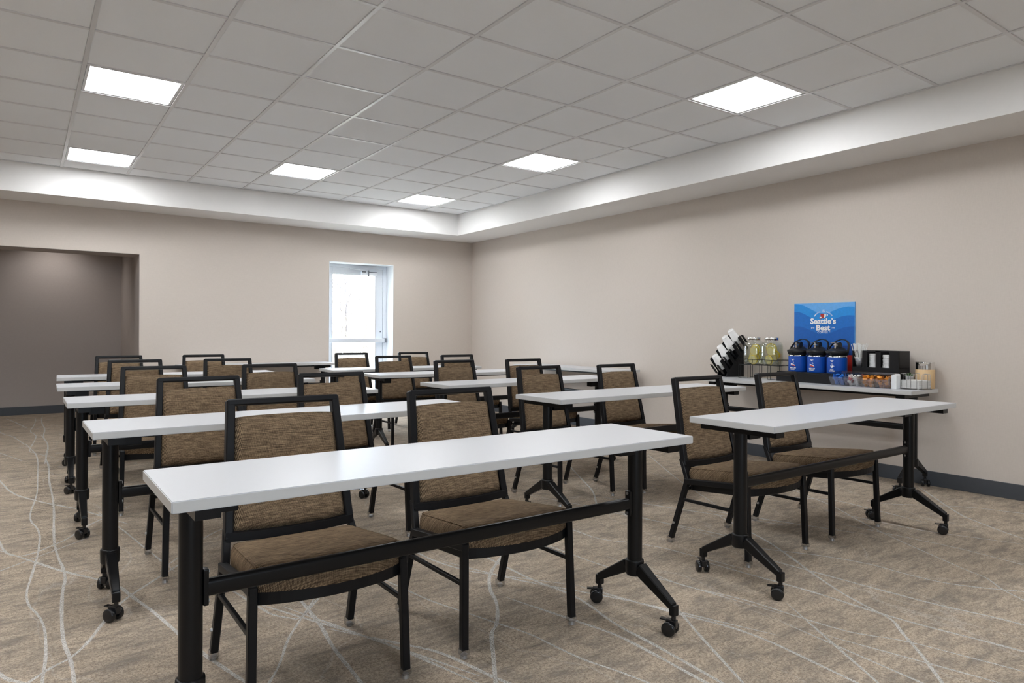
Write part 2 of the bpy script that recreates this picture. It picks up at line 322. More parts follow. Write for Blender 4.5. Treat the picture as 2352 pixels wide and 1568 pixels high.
# carpet pattern: grey tuft lines set into the pile
CARPET = [
 [(0.18,9.05),(0.21,8.52),(0.16,7.68),(0.18,7.21),(0.16,6.45),(0.17,5.60),(0.14,4.70),(0.14,4.35),(0.17,3.91),(0.14,3.66),(0.12,3.10),(0.14,2.90),(0.14,2.70),(0.14,2.55)],
 [(0.05,8.39),(0.11,7.82),(0.09,6.57),(0.08,5.94),(0.02,5.23),(0.08,4.89),(0.07,4.47),(0.04,4.08),(0.00,3.64),(0.07,3.36),(0.07,2.98),(0.05,2.76),(0.06,2.60)],
 [(-0.15,6.67),(-0.07,6.10),(0.06,5.78),(0.17,5.55),(0.28,5.37),(0.38,5.11)],
 [(-0.11,4.76),(-0.08,4.49),(-0.02,4.37),(0.06,4.41),(0.14,4.52),(0.20,4.59),(0.30,4.82),(0.38,4.94)],
 [(-0.09,4.17),(0.04,4.30)],
 [(0.06,4.20),(0.16,3.98),(0.28,3.78),(0.36,3.62),(0.39,3.44),(0.44,3.22),(0.48,2.98),(0.52,2.74),(0.55,2.61),(0.59,2.44),(0.61,2.37),(0.64,2.22)],
 [(0.50,3.60),(0.39,3.46),(0.33,3.36),(0.25,3.16),(0.20,3.02),(0.14,2.91),(0.08,2.87),(0.04,2.82)],
 [(0.45,4.80),(0.49,4.54),(0.52,4.29),(0.55,4.07)],
 [(-0.06,2.90),(-0.04,2.85),(-0.01,2.81)],
 [(0.82,2.99),(0.84,2.88),(0.89,2.81),(0.92,2.77),(1.05,2.94),(1.10,2.99)],
 [(0.92,2.77),(0.82,2.62),(0.74,2.44),(0.67,2.33)],
 [(0.98,2.84),(0.97,2.67),(0.94,2.48),(0.93,2.31)],
 [(0.95,2.75),(0.99,2.66),(1.04,2.56),(1.08,2.46),(1.13,2.33)],
 [(0.76,4.06),(0.87,4.23),(0.97,4.32)],
 [(1.98,2.90),(1.84,2.77),(1.73,2.60),(1.68,2.46),(1.55,2.27),(1.49,2.23),(1.39,2.06),(1.29,1.90),(1.23,1.78)],
 [(1.71,3.24),(1.72,3.08),(1.78,2.87),(1.85,2.77)],
 [(1.43,2.76),(1.45,2.64),(1.50,2.48),(1.56,2.28),(1.61,2.13),(1.62,1.99),(1.64,1.84),(1.68,1.73),(1.71,1.60)],
 [(1.97,2.82),(1.97,2.56),(2.00,2.41),(2.00,2.25),(1.94,2.00),(1.94,1.83),(1.92,1.57)],
 [(1.89,2.69),(1.92,2.61),(2.00,2.46),(2.06,2.35),(2.14,2.20),(2.20,2.07),(2.25,1.94)],
 [(2.67,3.11),(2.67,2.88),(2.78,2.74),(2.85,2.59),(2.87,2.47)],
 [(1.19,2.29),(1.24,2.21),(1.27,2.10),(1.30,1.95),(1.32,1.88)],
 [(1.04,2.57),(1.08,2.46),(1.13,2.33),(1.16,2.22)],
 [(2.37,2.75),(2.38,2.56),(2.42,2.38),(2.49,2.24),(2.52,2.07)],
 [(1.84,2.10),(1.88,1.94),(1.88,1.76),(1.87,1.53)],
 [(3.84,4.48),(3.65,4.15),(3.46,3.81),(3.25,3.55)],
 [(3.09,3.60),(3.19,3.28),(3.22,3.03),(3.24,2.80)],
 [(3.51,3.26),(3.59,3.04),(3.67,2.83)],
 [(3.22,2.99),(3.29,2.72),(3.34,2.48),(3.25,2.33),(3.35,2.15),(3.44,2.02),(3.53,1.79),(3.52,1.63),(3.54,1.45),(3.63,1.31),(3.73,1.19)],
 [(2.50,2.25),(2.50,2.12),(2.56,1.97),(2.60,1.83),(2.61,1.71),(2.62,1.60),(2.64,1.47),(2.66,1.40),(2.75,1.27),(2.79,1.11)],
 [(2.20,2.04),(2.23,1.93),(2.27,1.83),(2.31,1.70),(2.32,1.55),(2.31,1.45)],
 [(3.52,2.52),(3.43,2.31),(3.26,2.04),(3.15,1.88),(3.08,1.76),(3.01,1.64),(2.94,1.46),(2.91,1.38),(2.81,1.30),(2.69,1.18),(2.56,1.07)],
 [(4.65,2.83),(4.50,2.52),(4.27,2.23),(4.08,1.93),(3.93,1.65),(3.82,1.45),(3.80,1.37),(3.67,1.26),(3.61,1.16),(3.54,1.07)],
 [(4.59,2.74),(4.69,2.62),(4.65,2.37)],
 [(5.33,2.24),(4.97,1.94),(4.88,1.81),(4.76,1.63),(4.70,1.51),(4.65,1.39)],
 [(4.37,2.12),(4.38,1.93),(4.43,1.81)],
 [(3.82,2.63),(3.89,2.44)],
 [(5.07,2.18),(5.26,2.00),(5.36,1.72)],
 [(4.16,1.92),(4.19,1.67),(4.18,1.51),(4.16,1.33),(4.13,1.20)],
 [(3.18,1.86),(3.20,1.63),(3.23,1.35),(3.28,1.18),(3.30,1.05),(3.30,0.96)],
 [(2.22,1.88),(2.15,1.76),(2.07,1.61)],
 [(4.72,4.34),(4.31,3.75),(4.07,3.35)],
 [(2.90,1.95),(2.93,1.72),(2.93,1.49),(2.95,1.30),(3.00,1.08),(3.02,0.96)],
 [(0.21,11.56),(0.18,10.69),(0.21,9.93),(0.17,9.17),(0.21,8.54),(0.17,7.70)],
 [(0.12,10.86),(0.11,10.48),(0.05,9.76),(0.11,9.46),(0.11,9.15),(0.06,8.48),(0.04,8.14),(0.10,7.98)],
 [(-0.20,11.42),(-0.10,10.94),(-0.03,10.51)],
 [(-0.23,9.94),(-0.18,9.65),(-0.10,9.44),(-0.04,9.02)],
 [(-0.19,8.22),(-0.10,7.91)],
]
rb = MB()
def smooth_line(p, it=2):
    for _ in range(it):
        q = [p[0]]
        for a, c in zip(p, p[1:]): q += [a*.75+c*.25, a*.25+c*.75]
        p = q+[p[-1]]
    return p
def ribbon(pts, w):
    P_ = [Vector((x, y, 0)) for x, y in pts]; a, c = P_[0]+(P_[0]-P_[1]).normalized()*.4, P_[-1]+(P_[-1]-P_[-2]).normalized()*.4
    ok = lambda q: XL+.05 < q.x < XR-.05 and YF+.05 < q.y < (YB-.05 if q.x > 1 else 11.7)
    P_ = ([a] if ok(a) else [])+P_+([c] if ok(c) else [])
    p = smooth_line(P_); vs = []; m = len(p)
    for i, a in enumerate(p):
        d = (p[min(i+1, len(p)-1)]-p[max(i-1, 0)]).normalized(); n = Vector((-d.y, d.x, 0))
        ww = w*(.8+.4*random.random())*min(1, (i+.6)/5, (m-i-.4)/5); vs += [a+n*ww/2+Vector((0, 0, .0012)), a-n*ww/2+Vector((0, 0, .0012))]
    rb.add(vs, [(2*i, 2*i+1, 2*i+3, 2*i+2) for i in range(len(p)-1)])
for k, l in enumerate(CARPET): ribbon(l, (.013, .010, .016)[k % 3])
for k in range(16):       # the pattern goes on outside the photograph
    x = random.uniform(-3.2, 5.6); y = random.uniform(-3.2, 1.2); a = random.uniform(-1.2, 1.2); l = []
    for _ in range(7): l.append((x, y)); x += .45*math.sin(a); y += .45*math.cos(a); a += random.uniform(-.5, .5)
    l = [p for p in l if -3.3 < p[0] < 5.7 and p[1] < 1.5]
    if len(l) > 2: ribbon(l, .011)
cl = rb.build('carpet_lines', M['carpetline'], fl); cl['kind'] = 'stuff'

# ceiling: slab, grid runners and lay-in tiles
ceil = struct(MB().box((XL, YF, 2.94), (SX, SY, 3.0)).build('ceiling', M['gap']))
I0, I1, R0, R1 = -6, 7, -12, 7
LIGHTS = {(0, 2): 'square ceiling light above the left column of tables, the larger looking one', (0, 6): 'square ceiling light nearest the alcove at the back left',
 (3, 5): 'square ceiling light in the middle column, before the glass door', (6, 6): 'square ceiling light nearest the far right ceiling corner',
 (6, 2): 'square ceiling light midway along the right wall soffit', (6, -2): 'large square ceiling light at upper right, nearest the coffee poster',
 (0, -2): 'square ceiling light over the left aisle, in front of the tables', (0, -6): 'square ceiling light at the front left of the room', (3, -5): 'square ceiling light over the front middle of the room',
 (6, -6): 'square ceiling light over the front right of the room', (-3, 4): 'square ceiling light over the far left of the room', (-3, 0): 'square ceiling light over the left side of the room', (-3, -4): 'square ceiling light by the left wall near the front'}
def tile_mesh(w, d):
    z0 = ZC+.0035; e = .004
    return MB().add([(.010, .010, z0+.002), (w-.010, .010, z0+.002), (w-.010, d-.010, z0+.002), (.010, d-.010, z0+.002), (.012+e, .012+e, z0-.001), (w-.012-e, .012+e, z0-.001), (w-.012-e, d-.012-e, z0-.001), (.012+e, d-.012-e, z0-.001),
        (.004, .004, z0+.022), (w-.004, .004, z0+.022), (w-.004, d-.004, z0+.022), (.004, d-.004, z0+.022)],
        [(7, 6, 5, 4), (0, 1, 5, 4), (1, 2, 6, 5), (2, 3, 7, 6), (3, 0, 4, 7), (0, 1, 9, 8), (1, 2, 10, 9), (2, 3, 11, 10), (3, 0, 8, 11), (8, 9, 10, 11)]).mesh('tile', M['tile'])
meshes = {}
for i in range(I0, I1+1):
    for r in range(R0, R1+1):
        if (i, r) in LIGHTS: continue
        x, y = GX+i*T, GY+r*T; w = min(T, SX-x); d = min(T, SY-y); k = (round(w, 3), round(d, 3))
        if k not in meshes: meshes[k] = tile_mesh(w, d)
        link('tile', meshes[k], ceil, (x, y, 0))
for i in range(I0, I1+1):
    x = GX+i*T; MB().box((x-.012, YF, ZC-.003), (x+.012, SY, ZC+.012), .001).build('grid_runner', M['grid'], ceil)
for r in range(R0, R1+1):
    y = GY+r*T
    for i in range(I0, I1+1):
        x = GX+i*T; x1 = min(x+T, SX)
        k = ('c', round(x1-x, 3))
        if k not in meshes: meshes[k] = MB().box((.012, -.012, ZC-.0025), (x1-x-(.012 if x1 < SX else 0), .012, ZC+.012), .001).mesh('cross_tee', M['grid'])
        if r > R0: link('cross_tee', meshes[k], ceil, (x, y, 0))
MB().box((SX-.02, YF, ZC-.003), (SX, SY, ZC+.012)).box((XL, SY-.02, ZC-.003), (SX, SY, ZC+.012)).build('wall_angle', M['grid'], ceil)
fr = MB(); h = T-.016
for a, c in (((.016, .016), (h, .034)), ((.016, h-.018), (h, h)), ((.016, .034), (.034, h-.018)), ((h-.018, .034), (h, h-.018))): fr.box((a[0], a[1], 0), (c[0], c[1], .03))
fr.box((.034, .034, .020), (h-.018, h-.018, .03))
fr = fr.mesh('frame', M['lampframe']); df = MB().box((.034, .034, .003), (h-.018, h-.018, .019)).mesh('diffuser', M['panel'])
for (i, r), lab in LIGHTS.items():
    t = thing('ceiling_light', lab, 'ceiling light', (GX+i*T, GY+r*T, ZC+.002), 0, 'recessed LED ceiling panels')
    link('frame', fr, t); link('diffuser', df, t)
# alcove downlight (behind the header)
t = thing('recessed_downlight', 'small recessed downlight in the alcove ceiling', 'downlight', (.32, 11.32, 2.728))
MB().lathe([(.075, 0), (.075, .02), (.055, .02), (.055, .006), (.075, 0)], 24).build('trim_ring', M['lampframe'], t)
MB().cyl((0, 0, .012), (0, 0, .018), .055).build('lens', emit_mat('downlight_lens', (1, .93, .86), 6), t)
ld = bpy.data.lights.new('downlight_lamp', 'SPOT'); ld.energy = 27; ld.spot_size = 2.2; ld.spot_blend = .9; ld.shadow_soft_size = .05; ld.color = (1, .94, .90)
lo = link('downlight_lamp', ld, t, (0, 0, -.01))

# ------------------------------------------------------------------ glass door in its recess
door = struct(link('door_1', None, None, (0, 0, 0)))
yd = 9.44
b = MB(); b.box((DX0+.001, YB-.002, 0), (DX0+.008, 9.50, DZ-.001)).box((DX1-.008, YB-.002, 0), (DX1-.001, 9.50, DZ-.001)).box((DX0+.008, YB-.002, DZ-.008), (DX1-.008, 9.50, DZ-.001))
b.build('jamb_lining', M['jamb'], door)
b = MB(); b.box((DX0+.008, yd, 0), (DX0+.055, yd+.10, DZ-.008), .003).box((DX1-.062, yd, 0), (DX1-.008, yd+.10, DZ-.008), .003).box((DX0+.055, yd, DZ-.05), (DX1-.062, yd+.10, DZ-.008), .003)
b.build('frame', M['alu'], door)
lx0, lx1, lz = DX0+.058, DX1-.066, DZ-.054
leaf = MB().box((lx0, yd+.012, .01), (lx0+.075, yd+.057, lz), .003).box((lx1-.112, yd+.012, .01), (lx1, yd+.057, lz), .003).box((lx0+.075, yd+.012, lz-.10), (lx1-.112, yd+.057, lz), .003).box((lx0+.075, yd+.012, .01), (lx1-.112, yd+.057, .26), .003).build('door_leaf', M['alu'], door)
MB().box((lx0+.075, yd+.03, .26), (lx1-.112, yd+.038, lz-.10)).build('pane', M['glass'], leaf)
MB().box((lx0+.072, yd+.010, .255), (lx0+.080, yd+.014, lz-.095)).box((lx1-.117, yd+.010, .255), (lx1-.109, yd+.014, lz-.095)).build('glazing_bead', M['alu_dark'], leaf)
pb = MB().box((lx0+.005, yd-.055, 1.030), (lx1+.01, yd-.018, 1.090), .006).build('panic_bar', M['alu'], door)
MB().box((lx1+.006, yd-.058, 1.026), (lx1+.034, yd+.012, 1.094), .004).build('end_bracket', M['alu_dark'], pb)
MB().box((lx0+.005, yd-.02, 1.035), (lx0+.05, yd+.013, 1.085), .003).build('hinge_bracket', M['alu'], pb)
dc = MB().box((4.0, yd-.045, 2.012), (4.245, yd+.012, 2.068), .006).build('door_closer', M['alu'], door)
MB().box((4.0, yd-.047, 2.050), (4.06, yd-.044, 2.070)).box((4.11, yd-.047, 2.052), (4.24, yd-.044, 2.064)).build('closer_arm_slot', M['alu_dark'], dc)
MB().bar((4.10, yd-.05, 2.075), (3.83, yd-.03, 2.10), .018, .008).bar((3.83, yd-.03, 2.10), (4.02, yd+.0, 2.125), .018, .008).build('closer_arm', M['alu'], dc)
MB().cyl((4.10, yd-.05, 1.995), (4.10, yd-.05, 2.085), .010, n=12).build('pivot', M['alu_dark'], dc)
MB().cyl((lx1-.035, yd+.004, 1.19), (lx1-.035, yd+.013, 1.19), .010, n=12).build('lock_cylinder', M['alu_dark'], leaf)
MB().box((DX0+.008, yd-.03, 0), (DX1-.008, yd+.10, .012)).build('threshold', M['alu'], door)
# outdoors beyond the glass
gd = struct(MB().box((-6, 9.6, -.2), (24, 40, -.06)).build('ground_outside', M['ground']))
b = MB()
for k in range(2600):
    y = random.uniform(12.6, 18.5); x = y*.42+random.uniform(-2.6, 2.6); hh = random.uniform(.6, 2.9)*(1.25 if y > 15 else .6); a = random.uniform(0, PI); w = random.uniform(.004, .010); lx, ly = random.gauss(0, .16)*hh, random.gauss(0, .16)*hh
    c, s_ = math.cos(a)*w, math.sin(a)*w
    b.add([(x-c, y-s_, -.06), (x+c, y+s_, -.06), (x+lx*.4+c*.8, y+ly*.4+s_*.8, hh*.6), (x+lx*.4-c*.8, y+ly*.4-s_*.8, hh*.6), (x+lx, y+ly, hh)], [(0, 1, 2, 3), (3, 2, 4)])
rd = b.build('tall_dry_grass', M['reed']); rd['kind'] = 'stuff'; rd['label'] = 'pale tall dry grass growing outside the glass door'; rd['category'] = 'grass'
def bare_tree(x, y, h, lab, seed):
    rnd = random.Random(seed); t = thing('bare_tree', lab, 'tree', (x, y, -.06)); tr = MB(); br = MB()
    tr.tube([(0, 0, 0), (.03, .02, h*.4), (-.05, .03, h*.75), (.04, 0, h)], .035, 7)
    for _ in range(34):
        z = rnd.uniform(.25, .97)*h; a = rnd.uniform(0, 2*PI); L = rnd.uniform(.3, .9)
        p0 = Vector((0, .02, z)); p1 = p0+Vector((math.cos(a)*L*.5, math.sin(a)*L*.5, L*.45)); p2 = p1+Vector((math.cos(a+.4)*L*.4, math.sin(a+.4)*L*.4, L*.5))
        br.tube([p0, p1, p2], .009, 5)
        for _ in range(3): q = p1+(p2-p1)*rnd.random(); br.tube([q, q+Vector((rnd.uniform(-.3, .3), rnd.uniform(-.3, .3), rnd.uniform(.05, .4)))], .005, 4)
    tr.build('trunk', M['bark'], t); br.build('branches', M['bark'], t)
bare_tree(7.0, 17.5, 4.2, 'bare leafless tree outside, at left of the door glass', 3)
bare_tree(8.3, 18.6, 4.8, 'bare leafless tree outside, at right of the door glass', 5)

# ------------------------------------------------------------------ flip-top training tables
TW, TD = 1.86, .459
def make_table():
    t = link('training_table', None)
    z0 = ZT-.029
    top = MB(); bm = bmesh.new(); bmesh.ops.create_cube(bm, size=1)
    for v in bm.verts: v.co = Vector((v.co.x*TW, v.co.y*TD, z0+.0145+v.co.z*.029))
    bmesh.ops.bevel(bm, geom=list(bm.edges), offset=.0018, segments=2, affect='EDGES')
    top.bm(bm); top.build('table_top', M['lam'], t)
    eb = MB()
    for s in (-1, 1): eb.box((s*(TW/2+.0004)-.0003, -TD/2+.002, z0+.002), (s*(TW/2+.0004)+.0003, TD/2-.002, ZT-.002)).box((-TW/2+.002, s*(TD/2+.0004)-.0003, z0+.002), (TW/2-.002, s*(TD/2+.0004)+.0003, ZT-.002))
    eb.build('edge_band', M['edge'], t)
    MB().box((-.80, .055, z0-.028), (.80, .085, z0-.001), .002).build('under_rail', M['black'], t)
    px = .845
    for s in (-1, 1):
        MB().prism([(-.205, z0-.030), (.205, z0-.030), (.205, z0-.004), (.19, z0), (-.19, z0), (-.205, z0-.004)], 'x', s*px-.030, s*px+.030).build('support_arm', M['black'], t)
        MB().box((s*px-s*.03, -.03, z0-.062), (s*px-s*.115, .03, z0-.001), .003).build('flip_latch', M['black'], t)
        MB().cyl((s*px, 0, .19), (s*px, 0, z0-.028), .0305, n=28).build('post', M['black'], t)
        hub = MB().lathe([(.0305, .243), (.037, .241), (.038, .236), (.037, .186), (.034, .180), (.0, .180)], 28, (s*px, 0, 0)).build('hub', M['black'], t)
        for q in (-1, 1):
            leg = MB(); leg.bar((s*px, q*.030, .212), (s*px, q*.206, .112), .044, .052, (0, 0, 1), .004, .030, .030)
            leg.box((s*px-.015, q*.196, .078), (s*px+.015, q*.222, .120), .004)
            leg.build('leg', M['black'], t)
            c = link('caster', None, t, (s*px, q*.209, 0), (0, 0, random.uniform(-1, 1)))
            stem = MB().cyl((0, 0, .055), (0, 0, .084), .009, n=12); stem.box((-.012, -.013, .030), (.012, .030, .062), .004)
            c2 = stem.mesh('caster', M['plastic']); bpy.data.objects.remove(c); c = link('caster', c2, t, (s*px, q*.209, 0), (0, 0, random.uniform(-1, 1)))
            for ww in (-1, 1):
                MB().lathe([(.0, -.010), (.020, -.010), (.026, -.0085), (.0275, -.004), (.0275, .004), (.026, .0085), (.012, .010), (0, .010)], 24, mat=Matrix.Translation((ww*.019, .014, .0275)) @ Matrix.Rotation(PI/2, 4, 'Y')).build('wheel', M['plastic'], c)
            MB().box((-.010, .028, .054), (.010, .055, .059), .001).build('brake_lever', M['plastic'], c)
        br = MB().box((s*px-s*.030, -.014, .428), (s*px-s*.044, .014, .528), .004).build('bar_bracket', M['black'], t)
        for zz in (.438, .518): MB().cyl((s*px-s*.043, 0, zz), (s*px-s*.047, 0, zz), .006, n=10).build('bolt', M['bolt'], br)
    bar = MB(); r = .012; hh = .024; w = .014; sec = []
    for cx, cz, a0 in ((w-r, hh-r, 0), (-(w-r), hh-r, 90), (-(w-r), -(hh-r), 180), (w-r, -(hh-r), 270)):
        for k in range(5): a = math.radians(a0+k*22.5); sec.append((cx+r*math.cos(a), .475+cz+r*math.sin(a)))
    n = len(sec); vs = [(-px+.042, y, z) for y, z in sec]+[(px-.042, y, z) for y, z in sec]
    bar.add(vs, [(i, (i+1) % n, n+(i+1) % n, n+i) for i in range(n)], True).add(vs, [tuple(range(n)), tuple(range(n, 2*n))])
    bar.build('crossbar', M['black'], t)
    return t
proto_t = make_table(); index_kids()
ROWS = ['nearest', 'second nearest', 'middle', 'second farthest', 'farthest']
TABLES = [('left', 0, 1.212, 2.006, .005), ('left', 1, 1.148, 3.405, .015), ('left', 2, 1.125, 4.76, 0), ('left', 3, 1.127, 6.06, -.013), ('left', 4, 1.166, 7.29, -.035),
          ('right', 0, 3.572, 2.000, .014), ('right', 1, 3.567, 3.446, .02), ('right', 2, 3.567, 4.78, .02), ('right', 3, 3.662, 6.153, -.043), ('right', 4, 3.614, 7.26, -.02)]
def place_table(x, y, rz, label, group, sz=1.0, first=[True]):
    t = proto_t if first[0] else copy_tree(proto_t); first[0] = False
    t.location = (x, y, 0); t.rotation_euler = (0, 0, rz); t.scale = (1, 1, sz); tag(t, label, 'table', group); return t
index_kids()
for side, k, x, y, rz in TABLES:
    place_table(x, y, rz, 'white-topped table on black casters, %s of the five in the %s column' % (ROWS[k], side), 'training tables in two columns')
place_table(5.475, 3.315, PI/2+.02, 'white-topped caster table against the right wall carrying the coffee service', 'tables along the walls', .76/ZT)
place_table(5.49, 6.44, PI/2-.01, 'empty white-topped caster table against the right wall, toward the far corner', 'tables along the walls', .765/ZT)
place_table(2.43, 8.975, 0, 'empty white-topped caster table against the back wall, left of the glass door', 'tables along the walls', .775/ZT)

# ------------------------------------------------------------------ chairs (backs away from the camera, seats toward it)
def back_pt(h, z, off=0.0):
    """point on the leaning back plane: h in -1..1 across, z height, off = forward offset"""
    k = (z-.437)/.486; return Vector((h*(.2375-.0275*k), .185+.10*k-off, z))
def make_chair():
    t = link('banquet_chair', None)
    B = M['chairblack']
    for s in (-1, 1):
        lg = MB().bar((s*.254, -.252, .028), (s*.246, -.238, .408), .027, .027, (0, 1, 0), .003).build('leg', B, t)
        g = MB().box((s*.254-.016, -.268, .014), (s*.254+.016, -.236, .034), .003).build('foot_cap', M['glide'], lg)
        MB().cyl((s*.254, -.252, .0), (s*.254, -.252, .016), .013, .010, n=14).build('glide_pad', M['glidepad'], lg)
        lg = MB().bar((s*.254, .252, .028), (s*.246, .142, .370), .027, .027, (0, 1, 0), .003).build('leg', B, t)
        MB().box((s*.254-.017, .238, .004), (s*.254+.017, .272, .034), .003).build('foot_cap', M['glide'], lg)
        MB().cyl((s*.254, .256, .0), (s*.254, .256, .012), .013, .012, n=14).build('glide_pad', M['glidepad'], lg)
        MB().cyl((s*.262, .224, .118), (s*.272, .224, .118), .008, .006, n=12).build('bumper', M['glidepad'], lg)
        MB().bar((s*.247, -.250, .398), (s*.247, .158, .358), .028, .030, (0, 0, 1), .003).build('side_rail', B, t)
        MB().bar((s*.252, -.242, .262), (s*.252, .168, .258), .015, .016, (0, 0, 1), .002).build('stretcher', B, t)
        MB().bar((s*.240, .146, .360), (s*.222, .206, .475), .026, .024, (0, 1, 0), .003).build('upright', B, t)
    MB().bar((-.245, .160, .318), (.245, .160, .318), .015, .016).build('rear_crossbar', B, t)
    # back frame: two sides, top rail, bowed bottom rail
    fr = MB()
    for s in (-1, 1):
        a = back_pt(s, .437); c = back_pt(s, .923); x = Vector((s*.015, 0, 0))
        fr.bar(a-x, c-x-Vector((0, 0, .004)), .030, .036, (0, 1, 0), .004)
    a = back_pt(-1, .911); c = back_pt(1, .911); fr.bar(a+Vector((.004, 0, 0)), c-Vector((.004, 0, 0)), .036, .024, (0, .2, 1), .004)
    n = 12; vs = []; fs = []
    for k in range(n+1):
        h = -1+2*k/n; bow = .022*(1-h*h); zc = .452-.004*(1-h*h)
        for dy, dz in ((-.018, -.017), (.018, -.013), (.018, .017), (-.018, .013)):
            p = back_pt(h*.985, zc, bow); vs.append((p.x, p.y+dy, p.z+dz))
    for k in range(n): fs += [(4*k+j, 4*k+(j+1) % 4, 4*k+4+(j+1) % 4, 4*k+4+j) for j in range(4)]
    fs += [(0, 1, 2, 3), tuple(4*n+j for j in range(4))]; fr.add(vs, fs); fr.build('back_frame', B, t)
    # upholstered back panel: pillow held between the frame sides
    bp = MB(); nu, nv = 16, 14; idx = {}
    def panel(face):
        vs = []
        for j in range(nv+1):
            v = j/nv; z = .462+(.856-.462)*v
            for i in range(nu+1):
                h = -1+2*i/nu; half = (.2375-.0275*(z-.437)/.486-.028)
                e = min(1, (1-abs(h))*9)**.5; ev = min(1, v*12, (1-v)*14)**.5
                bow = .022*(1-h*h)*max(0, 1-v*1.6)
                th = .004+.017*e*ev
                p = back_pt(0, z, bow); zz = z+(.006*(1-abs(h)**3) if j == nv else 0)
                vs.append((h*half, p.y-face*th+(.010*(1-v)*v), zz))
        return vs
    f_, k_ = panel(1), panel(-1); w_ = nu+1
    quads = [(j*w_+i, j*w_+i+1, (j+1)*w_+i+1, (j+1)*w_+i) for j in range(nv) for i in range(nu)]
    o = len(f_); rim = [(i, i+1) for i in range(nu)]+[(nv*w_+i, nv*w_+i+1) for i in range(nu)]+[(j*w_, (j+1)*w_) for j in range(nv)]+[(j*w_+nu, (j+1)*w_+nu) for j in range(nv)]
    bp.add(f_+k_, quads+[tuple(q+o for q in f) for f in quads]+[(a, c, c+o, a+o) for a, c in rim], True)
    bp.build('backrest', M['fabric'], t)
    # seat: plan outline with a bowed front, stacked in layers
    def outline(ins, m=14):
        p = []; wr, wf, yr, yf = .222-ins, .243-ins, .168-ins, -.232+ins*.3; rc = max(.012, .035-ins*.4)
        for k in range(m+1): h = 1-2*k/m; p.append((wf*h, yf-(.072-ins*.75)*(1-h*h)**.9))          # front, right to left
        for k in range(1, 7): f = k/7; p.append((-(wf+(wr-wf)*f), yf+(yr-rc-yf)*f))
        for k in range(5): a = PI-k*PI/8; p.append((-(wr-rc)+rc*math.cos(a), yr-rc+rc*math.sin(a)))
        for k in range(1, 8): p.append((-(wr-rc)+2*(wr-rc)*k/8, yr))
        for k in range(5): a = PI/2-k*PI/8; p.append((wr-rc+rc*math.cos(a), yr-rc+rc*math.sin(a)))
        for k in range(1, 7): f = 1-k/7; p.append(((wf+(wr-wf)*f), yf+(yr-rc-yf)*f))
        return p
    def tilt(y): return -.046*(y+.30)/.47
    cu = MB(); lay = [(.006, .392), (0, .398), (-.003, .425), (-.002, .455), (.004, .468), (.014, .476), (.035, .479), (.075, .480), (.125, .479)]; vs = []; m = None
    for ins, z in lay:
        ol = outline(ins) if ins < .07 else None
        if ol is None:
            base = outline(.035); cx, cy = 0, -.05; f = 1-(ins-.035)/.24; ol = [(cx+(x-cx)*f, cy+(y-cy)*f) for x, y in base]
        m = len(ol); vs += [(x, y, z+tilt(y)-.020*max(0, (-y-.19)/.11)**1.5*(1 if z > .44 else .35)) for x, y in ol]
    fs = [(i*m+k, i*m+(k+1) % m, (i+1)*m+(k+1) % m, (i+1)*m+k) for i in range(len(lay)-1) for k in range(m)]
    vs.append((0, -.05, .478+tilt(-.05))); top0 = (len(lay)-1)*m
    fs += [(top0+k, top0+(k+1) % m, len(vs)-1) for k in range(m)]; fs.append(tuple(range(m))[::-1])
    seat = cu.add(vs, fs, True).build('seat', M['fabric'], t)
    pip = MB(); ol = outline(.006); pip.tube([(x, y, .472+tilt(y)-.020*max(0, (-y-.19)/.11)**1.5) for x, y in ol], .0028, 5, True).build('piping', M['fabric'], seat)
    sf = MB(); ol = outline(.002); m = len(ol); vs = []
    for z, ins in ((.352, .010), (.356, .0), (.392, .0), (.393, .02)):
        vs += [(x*(1-ins), y*(1-ins), z+tilt(y)) for x, y in outline(.004)]
    sf.add(vs, [(i*m+k, i*m+(k+1) % m, (i+1)*m+(k+1) % m, (i+1)*m+k) for i in range(3) for k in range(m)]+[tuple(range(m))[::-1], tuple(range(3*m, 4*m))])
    sf.build('seat_frame', B, t)
    MB().box((-.05, .150, .412), (.05, .172, .436), .002).build('seat_tab', B, t)
    return t
proto_c = make_chair(); index_kids()
CHAIRS = [('left', 0, 'left', .808, 2.358, -.01), ('left', 0, 'right', 1.548, 2.362, .002), ('left', 1, 'left', .791, 3.80, .009), ('left', 1, 'right', 1.552, 3.81, .021),
 ('left', 2, 'left', .761, 5.236, -.011), ('left', 2, 'right', 1.574, 5.188, .022), ('left', 3, 'left', .797, 6.567, -.007), ('left', 3, 'right', 1.559, 6.527, -.013),
 ('left', 4, 'left', .799, 7.828, 0), ('left', 4, 'right', 1.602, 7.804, -.006),
 ('right', 0, 'left', 3.226, 2.370, 0), ('right', 0, 'right', 4.005, 2.370, -.005), ('right', 1, 'left', 3.211, 3.86, .04), ('right', 1, 'right', 3.969, 3.807, .035),
 ('right', 2, 'left', 3.228, 5.168, .009), ('right', 2, 'right', 3.986, 5.12, .018), ('right', 3, 'left', 3.274, 6.553, -.012), ('right', 3, 'right', 4.064, 6.521, .005),
 ('right', 4, 'left', 3.282, 7.732, .008), ('right', 4, 'right', 4.102, 7.696, -.017)]
for n, (col, row, seat, x, y, rz) in enumerate(CHAIRS):
    c = proto_c if n == 0 else copy_tree(proto_c)
    c.location = (x, y, 0); c.rotation_euler = (0, 0, rz)
    tag(c, 'brown woven chair, %s seat behind the %s table of the %s column' % (seat, ROWS[row], col), 'chair', 'banquet chairs behind the tables')

